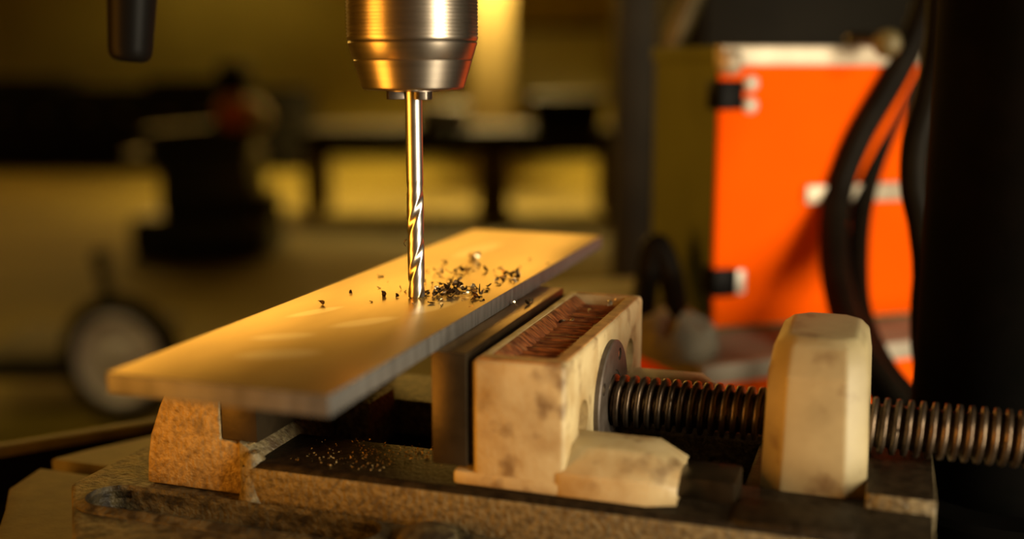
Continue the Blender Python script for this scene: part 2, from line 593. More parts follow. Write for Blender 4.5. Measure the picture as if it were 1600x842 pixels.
# end of the bed on the right
oily_top(ob('end_ledge', box(210, 237, -34, 38, FL - 2, -59.5, 1.2), 'cast', vise))
# bolt head on the flange
bolt = lathe([(0, FL - 2), (13, FL - 2), (13, FL + 1), (11.5, FL + 4), (7, FL + 6), (0, FL + 6.6)], 28)
ob('bolt_head', tf(bolt, Matrix.Translation((.0385, -.081, 0))), 'cast_base', vise)

# fixed jaw
fj = prism([(-72, -8), (-74, -8), (-84, -15), (-96, -31), (-104, -46), (-110, -61), (-112, -72), (-113, -84.5), (-52, -84.5), (-53, -66), (-58, -60), (-72, -59)], -62, 88, 'y', 1.6, 3)
fixed = ob('fixed_jaw', fj, 'cast_jaw', vise)
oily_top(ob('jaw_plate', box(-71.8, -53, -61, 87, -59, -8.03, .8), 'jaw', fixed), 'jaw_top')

# moving jaw: body with rusty pocket, feet, lip, recesses
body = prism([(51.5, -62), (92, -62), (92, 88), (51.5, 88)], -66, -10, 'z', 2.4, 3)
body = cut(body, box(56.5, 85, -53, 80, -18, 0, 2),
           tf(lathe([(0, -4), (8.5, -4), (8.5, 5), (0, 5)], 28), Matrix.Translation((.092, -.033, -.041)) @ Matrix.Rotation(math.pi / 2, 4, 'Y')),
           tf(lathe([(0, -4), (8.5, -4), (8.5, 5), (0, 5)], 28), Matrix.Translation((.092, .058, -.035)) @ Matrix.Rotation(math.pi / 2, 4, 'Y')))
moving = ob('moving_jaw', body, 'cream', vise)
fill = box(56.6, 84.9, -52.9, 79.9, -18, -15)
ob('pocket_floor', fill, 'rust', moving, label='rust-brown recessed top')
rb = []
for i in range(19):     # short cast ridges across the rusty pocket
    v0 = -49 + i * 6.8 + random.uniform(-1, 1)
    rb.append(prism([(v0 - 1.2, -15.4), (v0, -14.0 + random.uniform(-.4, .3)), (v0 + 1.5, -15.4)], 60 + random.uniform(-2, 3), 83 + random.uniform(-5, 1), 'x'))
rbo = ob('pocket_ridges', join(*rb), 'rust', moving)
ob('pocket_wall', prism([(56.6, -15), (63.5, -15), (58, -10.6), (56.6, -10.2)], -52.5, 79.5, 'y', .4), 'rust', moving)
ob('pocket_rim', join(box(85.2, 90.6, -55, 82, -11, -9.6, .5), box(54, 89.5, -61, -53.4, -11, -9.6, .6), box(57, 88, 80.4, 85, -11, -9.6, .5)), 'rust_rim', moving)
ob('lip', box(42.5, 93, -62.5, 88.5, -66, -59.5, 1.8), 'cream', moving)


def foot(v_out, v_in, name):
    s = 1 if v_in > v_out else -1

    def sec(u, top, o, drop):
        return [(u, v_out + s * o, -65.8), (u, v_out + s * o, -55.5 - drop), (u, v_out + s * (11 + o * .6), top), (u, v_in, top), (u, v_in, -65.8)]
    return ob(name, loft([sec(88, -46.5, 0, 0), sec(126, -46.5, 0, 0), sec(138.5, -53.5, 5, 3), sec(136, -53.8, 5.5, 6)], 1.2), 'cream', moving)


foot(-62.5, -30, 'foot')
foot(88.5, 56, 'foot')
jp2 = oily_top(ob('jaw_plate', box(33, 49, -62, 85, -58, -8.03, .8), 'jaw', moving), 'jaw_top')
ob('jaw_backing', box(48.8, 52.2, -60, 84, -57, -11.5, .3), 'cast_dark', moving)
fl2 = tf(lathe([(0, -1), (28.5, -1), (28.5, 2.2), (27.8, 2.8), (14.5, 2.8), (14, 2.4), (0, 2.4)], 64), Matrix.Translation((.092, .013, -.0455)) @ Matrix.Rotation(math.pi / 2, 4, 'Y'))
holes = []
for a in (62, 152, 242, 332):
    holes.append((13 + 22.5 * math.cos(math.radians(a)), -45.5 + 22.5 * math.sin(math.radians(a))))
fl2 = cut(fl2, *[tf(lathe([(0, 1.2), (3.0, 1.2), (3.0, 6), (0, 6)], 20), Matrix.Translation((.092, v * S, z * S)) @ Matrix.Rotation(math.pi / 2, 4, 'Y')) for v, z in holes])
flange = ob('thrust_flange', fl2, 'flange', moving)
for v, z in holes:
    ob('flange_screw', tf(lathe([(0, 1), (2.4, 1), (2.4, 1.6), (1.6, 2.2), (0, 2.2)], 16), Matrix.Translation((.092, v * S, z * S)) @ Matrix.Rotation(math.pi / 2, 4, 'Y')), 'chip_light', flange)


# lead screw
def thread(u0, u1, pitch, r0, r1, nth=40, per=12):
    bm = bmesh.new()
    nu = int((u1 - u0) / pitch * per)
    rings = []
    for i in range(nu + 1):
        u = u0 + (u1 - u0) * i / nu
        ring = []
        for j in range(nth):
            a = 2 * math.pi * j / nth
            ph = ((u / pitch) + j / nth) % 1.0
            q = abs(ph - .5) * 2             # 0 on the crest .. 1 in the groove
            f = 1 - max(0, min(1, (q - .38) / .34))
            f = f * f * (3 - 2 * f)
            f -= .06 * (q / .4) ** 2 if q < .4 else 0
            r = r0 + (r1 - r0) * f
            ring.append(bm.verts.new((u * S, (CV + r * math.cos(a)) * S, (-45.5 + r * math.sin(a)) * S)))
        rings.append(ring)
    for a, b in zip(rings, rings[1:]):
        for j in range(nth):
            bm.faces.new((a[j], a[(j + 1) % nth], b[(j + 1) % nth], b[j]))
    bm.faces.new(rings[0])
    bm.faces.new(rings[-1])
    bmesh.ops.recalc_face_normals(bm, faces=bm.faces[:])
    return bm


screw = ob('lead_screw', thread(94.4, 330, 4.9, 9.3, 12.4), 'screw', vise, ang=60)
ax = Matrix.Translation((.33, CV * S, -.0455)) @ Matrix.Rotation(math.pi / 2, 4, 'Y')
ob('screw_end', tf(lathe([(0, -1), (9, -1), (9, 22), (8, 24), (0, 24)], 6), ax), 'screw', screw)


# nut block the screw runs through: tapered, all edges chamfered
def octo(u0, u1, v0, v1, c, z):
    return [(u0 + c, v0, z), (u1 - c, v0, z), (u1, v0 + c, z), (u1, v1 - c, z), (u1 - c, v1, z), (u0 + c, v1, z), (u0, v1 - c, z), (u0, v0 + c, z)]


nb = loft([octo(166.5, 210.5, -26, 52, 8.5, -70), octo(167.8, 208.8, -24.5, 50.5, 8.5, -17), octo(169.6, 207.2, -17, 43, 7.5, -6), octo(175, 203, -12, 38, 6, -2)], 1.5, 3)
nut = ob('nut_block', nb, 'cream_clean', vise)
ob('nut_foot', box(160, 222, -40, 66, -80, -68, 2), 'cast_dark', nut)
ob('guide_strip', box(136, 160, -47, -24, -67, -57, 1.2), 'jaw', vise)
ob('front_pad', box(160, 208, -66, -40, -80, -64, 3), 'cast_dark', vise)

# ================================================================== STEEL PLATE
PU0, PU1, PV0, PV1, PT = -54.5, 36.0, -158.0, 222.0, -8.0
pb = box(PU0, PU1, PV0, PV1, PT, 0, .5, 2)
for f in pb.faces:
    f.material_index = 0 if f.normal.z > .5 else 1
plate = ob('steel_plate', pb, ['plate', 'plate_side'], ang=25)
tag(plate, 'long flat steel plate clamped across the vise under the drill', 'steel plate')

# ================================================================== CHUCK AND DRILL
chuck = empty('drill_chuck', (0, 0, 0.093), 'ribbed steel drill chuck hanging over the plate', 'drill chuck')
prof = [(20, 120.6), (29.6, 120.8), (30.0, 121.6)]
z = 122.2
while z < 186:
    prof += [(30.15, z), (30.15, z + .75), (29.75, z + 1.0), (29.75, z + 1.3)]
    z += 1.55
prof += [(30, z), (28, z + 3), (14, z + 6), (14, 215), (0, 215)]
ob('sleeve', lathe(prof, 96), 'chuck', chuck, ang=30)
cone = [(0, 99.2), (12, 99.2), (21.5, 98.6), (23.0, 98.9), (23.7, 99.8), (27.35, 111.9), (27.2, 112.3), (27.65, 112.9), (29.75, 119.8), (29.5, 120.5), (0, 121)]
ob('nose_cone', lathe(cone, 96), 'chuck', chuck, ang=20)
ob('jaw_ring', lathe([(0, 98), (13.2, 98), (13.2, 100), (0, 100)], 40), 'chuck_dark', chuck)
for k in range(3):
    a = 2 * math.pi * k / 3 + math.radians(-38)
    jb = prism([(4.1, -2.2), (11.5, -3.6), (12.6, 0), (11.5, 3.6), (4.1, 2.2)], 94.2, 104, 'z', .5)
    ob('chuck_jaw', tf(jb, Matrix.Rotation(a, 4, 'Z')), 'chuck_dark', chuck)

bit = empty('twist_drill', (0, 0, -.002), 'steel twist drill bit held in the chuck, tip in the plate', 'drill bit')
ob('shank', lathe([(0, 56), (4.0, 56), (4.0, 104), (0, 104)], 32), 'bit', bit)


def fluted(z0, z1, pitch, n=48, nz=90):
    bm = bmesh.new()
    rings = []
    for i in range(nz + 1):
        z = z0 + (z1 - z0) * i / nz
        run = min(1, max(0, (z1 - z) / 9))      # the flutes run out towards the shank
        tip = min(1, max(.03, (z - z0) / 2.4))
        ring = []
        for j in range(n):
            a = 2 * math.pi * j / n
            ph = (a - 2 * math.pi * z / pitch - math.radians(62)) % math.pi
            t = abs(ph - math.pi / 2) / (math.pi / 2)      # 0 in the middle of a flute
            r = 4.02
            if t < .34:
                q = 1 - (t / .34) ** 2
                r = 4.02 - .75 * q * run
            elif t < .82:
                r = 3.97
            r *= tip
            ring.append(bm.verts.new((r * S * math.cos(a), r * S * math.sin(a), z * S)))
        rings.append(ring)
    for a, b in zip(rings, rings[1:]):
        for j in range(n):
            bm.faces.new((a[j], a[(j + 1) % n], b[(j + 1) % n], b[j]))
    bm.faces.new(rings[0][::-1])
    bm.faces.new(rings[-1])
    bmesh.ops.recalc_face_normals(bm, faces=bm.faces[:])
    return bm


ob('fluted_body', fluted(-2.0, 57, 46), 'bit', bit, ang=50)

# ================================================================== METAL CHIPS
def chip_mesh(kind, seed):
    """a curled shaving: a thin strip bent round and twisted"""
    r = random.Random(seed)
    n = {'curl': 9, 'flake': 4, 'needle': 4}[kind]
    rad = {'curl': r.uniform(.7, 1.15), 'flake': r.uniform(2.0, 3.2), 'needle': r.uniform(3, 5)}[kind]
    span = {'curl': r.uniform(2.2, 4.0), 'flake': r.uniform(.7, 1.3), 'needle': r.uniform(.6, 1.0)}[kind]
    wd = {'curl': r.uniform(1.1, 2.0), 'flake': r.uniform(1.2, 2.2), 'needle': r.uniform(.35, .6)}[kind]
    tw = r.uniform(-.8, .8)
    rise = r.uniform(.2, .5)
    bm = bmesh.new()
    rows = []
    for i in range(n + 1):
        t = i / n
        a = span * t
        c = Vector((rad * math.sin(a), rise * a * 1.3, rad * (1 - math.cos(a))))
        wv = Vector((math.sin(tw * t * 2), math.cos(tw * t * 2), .35 * math.sin(3 * t + seed)))
        nv = Vector((-math.sin(a), 0, math.cos(a))) * .09
        ww = wd * (.35 + .65 * math.sin(math.pi * (.15 + .8 * t))) * r.uniform(.75, 1.1)
        rows.append([bm.verts.new((c + o) * S) for o in (wv * ww * -.5 - nv, wv * ww * .5 - nv, wv * ww * .5 + nv, wv * ww * -.5 + nv)])
    for a, b in zip(rows, rows[1:]):
        for j in range(4):
            bm.faces.new((a[j], a[(j + 1) % 4], b[(j + 1) % 4], b[j]))
    bm.faces.new(rows[0][::-1])
    bm.faces.new(rows[-1])
    bmesh.ops.recalc_face_normals(bm, faces=bm.faces[:])
    lo = [min(v.co[i] for v in bm.verts) for i in range(3)]
    hi = [max(v.co[i] for v in bm.verts) for i in range(3)]
    bmesh.ops.translate(bm, vec=(-(lo[0] + hi[0]) / 2, -(lo[1] + hi[1]) / 2, -(lo[2] + hi[2]) / 2), verts=bm.verts[:])
    me = bpy.data.meshes.new('metal_chip')
    bm.to_mesh(me)
    bm.free()
    return me


CHIPS = {}
for tone in ('chip_dark', 'chip_light'):
    for kind in ('curl', 'flake', 'needle'):
        for q in range(3):
            me = chip_mesh(kind, len(CHIPS) * 7 + 3)
            me.materials.append(M[tone])
            CHIPS[tone, kind, q] = me


def chip(u, v, z, tone, kind, label, group=None, size=1.0):
    me = CHIPS['chip_' + tone, kind, random.randrange(3)]
    o = bpy.data.objects.new('metal_chip', me)
    COL.objects.link(o)
    e = (random.uniform(-.5, .5), random.uniform(-.5, .5), random.uniform(0, 6.28))
    o.rotation_euler = e
    o.scale = (size,) * 3
    from mathutils import Euler
    Rm = Euler(e).to_matrix()
    low = min((Rm @ vv.co).z for vv in me.vertices) * size
    o.location = (u * S, v * S, z * S - low)
    return tag(o, label, 'metal chip', group)


def pl(x, y, z=0.0):
    """u, v in mm of a pixel on a level z (mm)"""
    r = FW + RT * ((x - 800) / 1750) - UP * ((y - 421) / 1750)
    t = (z * S - CAM.z) / r.z
    p = CAM + r * t
    return p.x * 1000, p.y * 1000


def heap(n, cxp, cyp, sx, sy, label, group, zmax, light=.35):
    for i in range(n):
        x, y = random.gauss(cxp, sx), random.gauss(cyp, sy)
        u, v = pl(x, y)
        if u > 33:
            continue
        if math.hypot(u, v) < 6:
            u += 8
        zz = random.uniform(0, zmax) * max(0, 1 - math.hypot((x - cxp) / (2 * sx), (y - cyp) / (2 * sy)))
        tone = 'light' if random.random() < light else 'dark'
        kind = random.choice(['curl', 'curl', 'flake', 'flake', 'needle'])
        what = {'light': 'bright', 'dark': 'dark'}[tone] + ' ' + {'curl': 'curled', 'flake': 'flat', 'needle': 'needle-thin'}[kind]
        chip(u, v, zz, tone, kind, what + ' ' + label, group, random.uniform(.9, 1.6))


heap(84, 708, 457, 27, 8.5, 'steel chip in the dense heap just right of the drill bit', 'chips in the main heap', 2.6)
heap(26, 795, 431, 18, 6, 'steel chip in the small cluster near the plate edge', 'chips in the cluster near the plate edge', 1.8, .25)
heap(20, 697, 425, 22, 7, 'steel chip scattered behind the drill bit', 'chips behind the drill bit', 2.0, .3)
for (x, y, tone, kind, lab, sz) in [
        (600, 463, 'dark', 'curl', 'large curled chip lying left of the drill bit', 1.35),
        (621, 464, 'dark', 'curl', 'curled chip closest to the drill bit on its left', 1.0),
        (580, 472, 'dark', 'flake', 'tiny dark chip lying left of the large curled chip', .8),
        (503, 476, 'dark', 'curl', 'lone chip far left of the drill bit near the plate edge', 1.2),
        (549, 458, 'dark', 'flake', 'brown flake near the far edge of the plate', 1.3),
        (595, 432, 'dark', 'flake', 'blurred brown flake by the far plate edge behind the bit', 1.2),
        (626, 452, 'dark', 'needle', 'thin needle chip just behind the left of the bit', 1.3),
        (592, 450, 'dark', 'flake', 'small dark flake behind the large curled chip', .8),
        (606, 441, 'dark', 'needle', 'thin brown needle chip behind and left of the bit', 1.0),
        (745, 405, 'light', 'curl', 'shiny bright curl lying far back on the plate', 2.3),
        (736, 404, 'light', 'curl', 'bright curl touching the larger shiny curl far back', 1.8),
        (812, 418, 'dark', 'flake', 'small dark flake behind the cluster near the edge', .9),
        (856, 412, 'dark', 'needle', 'blurred chip farthest back near the plate edge', 1.2),
        (828, 406, 'dark', 'flake', 'faint brown flake far back on the plate', 1.0),
        (690, 478, 'dark', 'needle', 'dark needle chip in front of the heap', 1.2),
        (742, 466, 'dark', 'curl', 'dark curl at the right front of the heap', 1.5),
        (645, 476, 'light', 'flake', 'bright burr lying in front of the drill tip', .7),
        (722, 470, 'light', 'flake', 'bright flake at the front of the heap', .8)]:
    u, v = pl(x, y)
    chip(u, v, 0, tone, kind, lab, None, sz)
for (x, y, zz, tone, kind, lab, sz) in [
        (805, 478, -8, 'light', 'flake', 'bright flake lying on the moving jaw plate', 1.5),
        (829, 472, -8, 'light', 'curl', 'bright curl lying on the moving jaw plate', 1.9),
        (824, 476, -8, 'dark', 'flake', 'dark flake beside the bright curl on the jaw plate', 1.2),
        (893, 502, -13.8, 'light', 'flake', 'bright flake on the rusty pocket of the moving jaw', 1.6),
        (877, 505, -13.8, 'dark', 'curl', 'dark curl on the rusty pocket of the moving jaw', 1.3),
        (920, 489, -13.8, 'light', 'curl', 'pale curl at the far end of the rusty pocket', 1.5),
        (951, 478, -9.6, 'light', 'curl', 'pale curl on the corner rim of the moving jaw', 1.6),
        (958, 473, -9.6, 'light', 'needle', 'pale needle chip standing on the corner of the moving jaw', 1.4)]:
    u, v = pl(x, y, zz)
    chip(u, v, zz, tone, kind, lab, None, sz)
c_ = chip(-5.0, -1.0, 24.5, 'dark', 'curl', 'dark chip clinging to the flutes of the drill bit', None, 1.5)

# fine golden swarf lying on the near rail beside the moving jaw
sw = bmesh.new()
for i in range(420):
    u = random.triangular(-45, 33, 31)
    v = random.uniform(-60, -23) if u < 8 else random.gauss(-33, 6)
    if u > 31 or v > -22 or v < -63:
        continue
    c = Vector((u, v, -65.9 + random.uniform(.2, .7))) * S
    r = random.uniform(.25, .8) * S
    p = [sw.verts.new(c + Vector((random.uniform(-1, 1), random.uniform(-1, 1), random.uniform(-.5, .9))) * r) for _ in range(4)]
    for f in ((0, 1, 2), (0, 1, 3), (0, 2, 3), (1, 2, 3)):
        sw.faces.new([p[q] for q in f])
bmesh.ops.recalc_face_normals(sw, faces=sw.faces[:])
swo = ob('swarf', sw, 'swarf', smooth=False)
swo['kind'] = 'stuff'
tag(swo, 'fine golden swarf strewn on the near rail of the vise', 'swarf')

# ================================================================== ORANGE CASES ON THE RIGHT
def turned(origin, deg):
    """frame with x along a direction deg degrees right of straight ahead, y away from the camera"""
    r = math.radians(deg)
    a = FH * math.cos(r) + RT * math.sin(r)
    m = Matrix.Rotation(math.atan2(a.y, a.x), 4, 'Z')
    m.translation = origin
    return m


def lbox(F, x0, x1, y0, y1, z0, z1, bev=0.0, seg=2):
    return tf(box(x0, x1, y0, y1, z0, z1, bev, seg, 1.0), F)


P0 = at(1112, 516, .95)
F1 = turned(P0, 72.7)
CW, CDp, CH = .30, .135, .237
case = empty('tool_case', P0 + Vector((.1, .08, 0)), 'orange tool case with aluminium top edge and black hinges', 'tool case')
ob('body', lbox(F1, .004, CW - .004, .004, CDp, .003, CH - .004), 'olive', case, label='dull olive side')
ob('front_panel', lbox(F1, .001, CW, 0, .006, .001, CH - .016, .001), 'orange', case)
for (z0, z1) in ((CH - .0165, CH), ):
    ob('edge_profile', lbox(F1, -.001, CW, -.004, .010, z0, z1, .002), 'alu', case)
ob('edge_profile', lbox(F1, .0005, CW, -.001, .008, 0, .0025, .0008), 'olive', case)
ob('edge_profile', lbox(F1, -.001, .008, .008, CDp, CH - .012, CH, .002), 'olive', case)
ob('corner_cap', tf(lathe([(0, -11), (7, -10), (10.5, -6), (11.5, 0), (10.5, 6), (7, 10), (0, 11)], 24), F1 @ Matrix.Translation((.008, 0, CH - .013))), 'alu', case)
for (zc, dots) in ((CH - .040, 1), (.041, 0)):
    h = ob('hinge', lbox(F1, -.002, .020, -.005, .02, zc - .012, zc + .012, .002), 'black_plastic', case)
    if dots:
        for dz in (.0095, -.0085):
            ob('rivet', tf(lathe([(0, 0), (7.0, 0), (6.6, 2), (4.5, 4), (0, 5)], 20), F1 @ Matrix.Translation((.0275, -.001, zc + dz)) @ Matrix.Rotation(math.pi / 2, 4, 'X')), 'zinc', h)
    else:
        ob('hinge_leaf', lbox(F1, .020, .028, -.004, .004, zc - .010, zc + .010, .001), 'zinc', h)
cl = ob('clasp_bar', lbox(F1, .082, .185, -.006, .002, .105, .121, .002), 'alu', case)

Q0z = P0.z


def onz(x, y, z):
    r = FW + RT * ((x - 800) / 1750) - UP * ((y - 421) / 1750)
    return CAM + r * ((z - CAM.z) / r.z)


Q0 = onz(1098, 574, Q0z - .0005)
F2 = turned(Q0, 66)
case2 = empty('storage_case', Q0 + Vector((.15, .1, -.2)), 'lower orange case with pale rim under the hinged tool case', 'tool case')
LW, LD, LH = .42, .34, .26
ob('lid', lbox(F2, .006, LW - .006, .006, LD, -.02, -.001, .001), 'grey_tray', case2)
ob('rim_profile', lbox(F2, 0, LW, 0, .007, -.015, 0, .001), 'pale', case2)
ob('rim_profile', lbox(F2, 0, .006, .007, LD, -.015, 0, .001), 'grey_tray', case2)
ob('body', lbox(F2, .003, LW - .003, .003, LD, -LH, -.0145, .002), 'orange', case2)
cart = empty('equipment_cart', room(0, 0, 0).lerp(Q0, 1).xy.to_3d() + Vector((.2, .15, FLOOR)), 'dark metal cart under the stacked orange cases', 'cart')
ob('top', lbox(F2, -.04, LW + .06, -.01, LD + .05, -LH - .03, -LH - .001, .004), 'dark_metal', cart)
ob('shelf', lbox(F2, -.04, LW + .06, -.01, LD + .05, FLOOR - Q0.z + .15, FLOOR - Q0.z + .18, .004), 'dark_metal', cart)
for (lx, ly) in ((-.03, 0), (LW + .02, 0), (-.03, LD + .01), (LW + .02, LD + .01)):
    ob('leg', lbox(F2, lx, lx + .03, ly, ly + .03, FLOOR - Q0.z, -LH - .02), 'dark_metal', cart)
# bent black bar leaning on the left end of the lower case
pts = [onz(1000, 515, Q0z + .011), at(1010, 440, .95), at(1022, 385, .95), at(1036, 395, .95), at(1050, 440, .95), onz(1060, 512, Q0z + .011)]
tag(ob('bent_handle', tube(pts, .0105, 12), 'rubber'), 'black bent handle standing on the lower case left of the hinged one', 'handle')
rg = tf(lathe([(0, 0), (34, 0), (36, 8), (30, 20), (16, 27), (0, 29)], 28), Matrix.Translation(onz(1046, 548, Q0z)))
for v in rg.verts:
    v.co.x += .004 * math.sin(v.co.y * 400)
    v.co.z += max(0, v.co.z - Q0z) * .25 * math.sin(v.co.x * 300)
tag(ob('wipe_cloth', rg, 'grey_tray'), 'crumpled grey cloth beside the tool case on the lower case lid', 'cloth')

# dark cabinet behind the cases, post, hook, hoses
G0 = at(1082, 300, 1.62)
F3 = turned(Vector((G0.x, G0.y, FLOOR)), 84)
cab = empty('dark_cabinet', Vector((G0.x, G0.y, FLOOR)) + RT * .4, 'tall dark cabinet standing behind the orange cases', 'cabinet')
ob('body', lbox(F3, 0, .9, .02, .5, 0, 1.75, .01), 'dark_metal', cab)
for k in (0, 1):
    dr = ob('door', lbox(F3, .01 + k * .445, .44 + k * .445, 0, .02, .08, 1.72, .004), 'dark_metal', cab)
    ob('handle', lbox(F3, .40 + k * .06, .415 + k * .06, -.02, .0, .9, 1.02, .003), 'black_plastic', dr)
pp = at(986, 300, 1.75)
tag(ob('steel_post', tf(prism([(-.026, -.03), (.03, -.03), (.03, .05), (-.026, .05)], 0, 3.0, 'z', .005, 2, 1.0), turned(Vector((pp.x, pp.y, FLOOR)), 88)), 'post'),
    'dark steel post rising left of the orange case', 'post')
hk = [at(1112, -60, 1.25), at(1090, -20, 1.25), at(1072, 20, 1.25), at(1058, 50, 1.25), at(1046, 76, 1.25)]
tag(ob('brass_lever', tube(hk, [.009, .011, .013, .0125, .008], 14), 'brass'), 'curved olive brass lever above the corner of the tool case', 'lever')

HZ = .955
h1 = [at(x, y, HZ + dd) for x, y, dd in [(1470, -80, .0), (1440, 30, 0), (1400, 115, 0), (1342, 215, 0), (1309, 305, 0), (1303, 400, -.03), (1320, 490, -.08), (1358, 575, -.14), (1412, 645, -.17), (1480, 700, -.17)]]
h1 += [h1[-1] + Vector((.05, .06, -.25)), h1[-1] + Vector((.10, .14, -.6)), Vector((h1[-1].x + .16, h1[-1].y + .22, FLOOR + .013))]
tag(ob('air_hose', tube(h1, .0122, 14), 'rubber'), 'black hose looping in front of the orange case, outer one of two', 'hose', None)
h2 = [at(x, y, HZ + dd) for x, y, dd in [(1500, -80, .02), (1462, 40, .02), (1424, 130, .02), (1380, 220, .02), (1351, 310, .01), (1341, 400, -.02), (1346, 490, -.07), (1382, 575, -.13), (1440, 640, -.16), (1500, 690, -.16)]]
h2 += [h2[-1] + Vector((.06, .03, -.25)), h2[-1] + Vector((.12, .09, -.6)), Vector((h2[-1].x + .22, h2[-1].y + .15, FLOOR + .01))]
tag(ob('air_hose', tube(h2, .0088, 14), 'rubber'), 'thinner hose just inside the black loop in front of the orange case', 'hose', None)
kn = tf(lathe([(0, -12), (8, -12), (10.5, -9), (11.5, 0), (10.5, 8), (6, 12), (0, 13)], 24), Matrix.Translation(at(1386, 68, .9)) @ Matrix.Rotation(math.pi / 2, 4, 'X'))
knob = empty('valve_knob', at(1386, 80, .9), 'olive round valve knob above the hose loop', 'knob')
ob('knob', kn, 'brass', knob)
ob('stem', tube([at(1386, 68, .9), at(1372, 64, .92), at(1340, 62, .94), at(1330, 62, .95)], .006, 12), 'chuck_dark', knob)
# cable hanging down beside the column
c1 = [at(x, y, .74) for x, y in [(1475, -60), (1468, 60), (1452, 150), (1432, 220), (1428, 290), (1440, 350), (1452, 420), (1447, 480), (1452, 540), (1462, 620), (1490, 700)]]
c1 += [c1[-1] + Vector((.02, .05, -.3)), Vector((c1[-1].x + .05, c1[-1].y + .1, FLOOR + .011))]
tag(ob('power_cable', tube(c1, [.010, .010, .010, .0095, .009, .009, .011, .010, .012, .011, .01, .01, .01], 14), 'rubber'), 'thick black cable hanging beside the drill press column', 'cable')

# ================================================================== FAR WORKSHOP
def px(x, d):      # metres right of the middle for a pixel column at distance d
    return (x - 800) / 1779 * d


def pz(y, d):      # height over the floor for a pixel row at distance d
    return 1.1804 - (y - 100) / 1779 * d


# bench in the middle distance
d = 8.6
bench = empty('workbench', room(-.4, d, 0), 'low brown workbench in front of the far wall', 'workbench')
ob('top', rbox(px(470, d), px(968, d), d - .1, d + .75, pz(226, d), pz(200, d), .01), 'wood', bench)
ob('apron', rbox(px(480, d), px(960, d), d, d + .04, pz(244, d), pz(226, d)), 'dark_metal', bench)
for a, b in ((468, 492), (744, 796), (944, 968)):
    ob('leg', rbox(px(a, d), px(b, d), d, d + .12, 0, pz(226, d), .01), 'wood_lightened', bench)
    ob('leg', rbox(px(a, d), px(b, d), d + .6, d + .7, 0, pz(226, d), .01), 'wood_lightened', bench)
tb = empty('tool_chest', room(px(888, d), d + .3, pz(200, d)), 'dark grey chest standing on the workbench', 'tool chest')
ob('body', rbox(px(832, d), px(944, d), d + .1, d + .5, pz(200, d) + .001, pz(158, d), .02), 'dark_metal', tb)
ob('lid', rbox(px(830, d), px(946, d), d + .09, d + .51, pz(158, d), pz(150, d), .01), 'post', tb)
cb = empty('cardboard_box', room(px(690, d), d + .3, pz(200, d)), 'brown box on the workbench behind the drill bit', 'box')
ob('carton', rbox(px(650, d), px(728, d), d + .1, d + .45, pz(200, d) + .001, pz(165, d), .01), 'brass', cb)
ob('flap', rbox(px(650, d), px(690, d), d + .0, d + .1, pz(166, d), pz(164, d)), 'brass', cb)
# yellow pillar
d = 11.6
struct('trim_1', rbox(px(735, d), px(800, d), d, d + .4, 0, RH - .001, .02), 'pillar')
# board on the wall
bd = empty('wall_board', room(px(878, 13.9), 13.95, pz(150, 13.9)), 'pale olive board on the far wall right of the yellow pillar', 'board')
ob('panel', rbox(px(806, 13.9), px(952, 13.9), 13.93, 13.98, pz(150, 13.9), pz(48, 13.9), .01), 'board', bd)
ob('frame', join(rbox(px(804, 13.9), px(954, 13.9), 13.91, 13.99, pz(48, 13.9), pz(42, 13.9)), rbox(px(804, 13.9), px(954, 13.9), 13.91, 13.99, pz(156, 13.9), pz(150, 13.9))), 'dark_metal', bd)
# dark cabinets along the wall on the left
d = 12.6
names = ['leftmost dark cabinet along the far wall', 'dark cabinet second from the left along the far wall',
         'dark cabinet third from the left along the far wall', 'dark cabinet nearest the workbench along the far wall']
xs = [-40, 95, 225, 352, 478]
tops = [120, 135, 122, 138]
for i in range(4):
    t = empty('floor_cabinet', room((px(xs[i], d) + px(xs[i + 1], d)) / 2, d + .3, 0), names[i], 'cabinet', 'cabinets along the far wall')
    a, b = px(xs[i], d) + .01, px(xs[i + 1], d) - .01
    ob('body', rbox(a, b, d, d + .6, .0, pz(tops[i], d), .01), 'dark_metal', t)
    mid = (a + b) / 2
    for (q0, q1) in ((a + .02, mid - .01), (mid + .01, b - .02)):
        dd_ = ob('door', rbox(q0, q1, d - .02, d, .06, pz(tops[i], d) - .05, .004), 'dark_metal', t)
        ob('handle', rbox((q0 + q1) / 2 - .06, (q0 + q1) / 2 + .06, d - .05, d - .02, .6, .63), 'chuck_dark', dd_)

# dark green machine standing on the floor
d = 6.8
mc = empty('cutting_machine', room(px(300, d), d + .3, 0), 'dark green floor machine with an orange cap and sloping arm', 'machine')
ob('plinth', rbox(px(185, d), px(405, d), d, d + .6, 0, pz(342, d), .03), 'dark_green', mc)
ob('cabinet', rbox(px(232, d), px(380, d), d + .05, d + .5, pz(342, d), pz(262, d), .02), 'dark_green', mc)
ob('bed', rbox(px(180, d), px(378, d), d + .02, d + .55, pz(262, d), pz(240, d), .01), 'dark_green', mc)
arm = prism([(px(200, d), pz(240, d)), (px(372, d), pz(240, d)), (px(388, d), pz(200, d)), (px(372, d), pz(150, d)), (px(330, d), pz(150, d)), (px(318, d), pz(195, d)), (px(200, d), pz(205, d))], d + .15, d + .38, 'y', .02, 2, 1.0)
ob('arm', tf(arm, rframe(0, 0, 0)), 'dark_green', mc)
ob('column', rbox(px(322, d), px(372, d), d + .18, d + .42, pz(152, d), pz(96, d), .04), 'dark_metal', mc)
cap = lathe([(0, -70), (75, -70), (95, -50), (105, 0), (92, 45), (55, 75), (0, 84)], 32)
ob('motor_cap', tf(cap, rframe(px(354, d), d + .12, pz(176, d)) @ Matrix.Rotation(math.pi / 2, 4, 'X')), 'red_cap', mc)
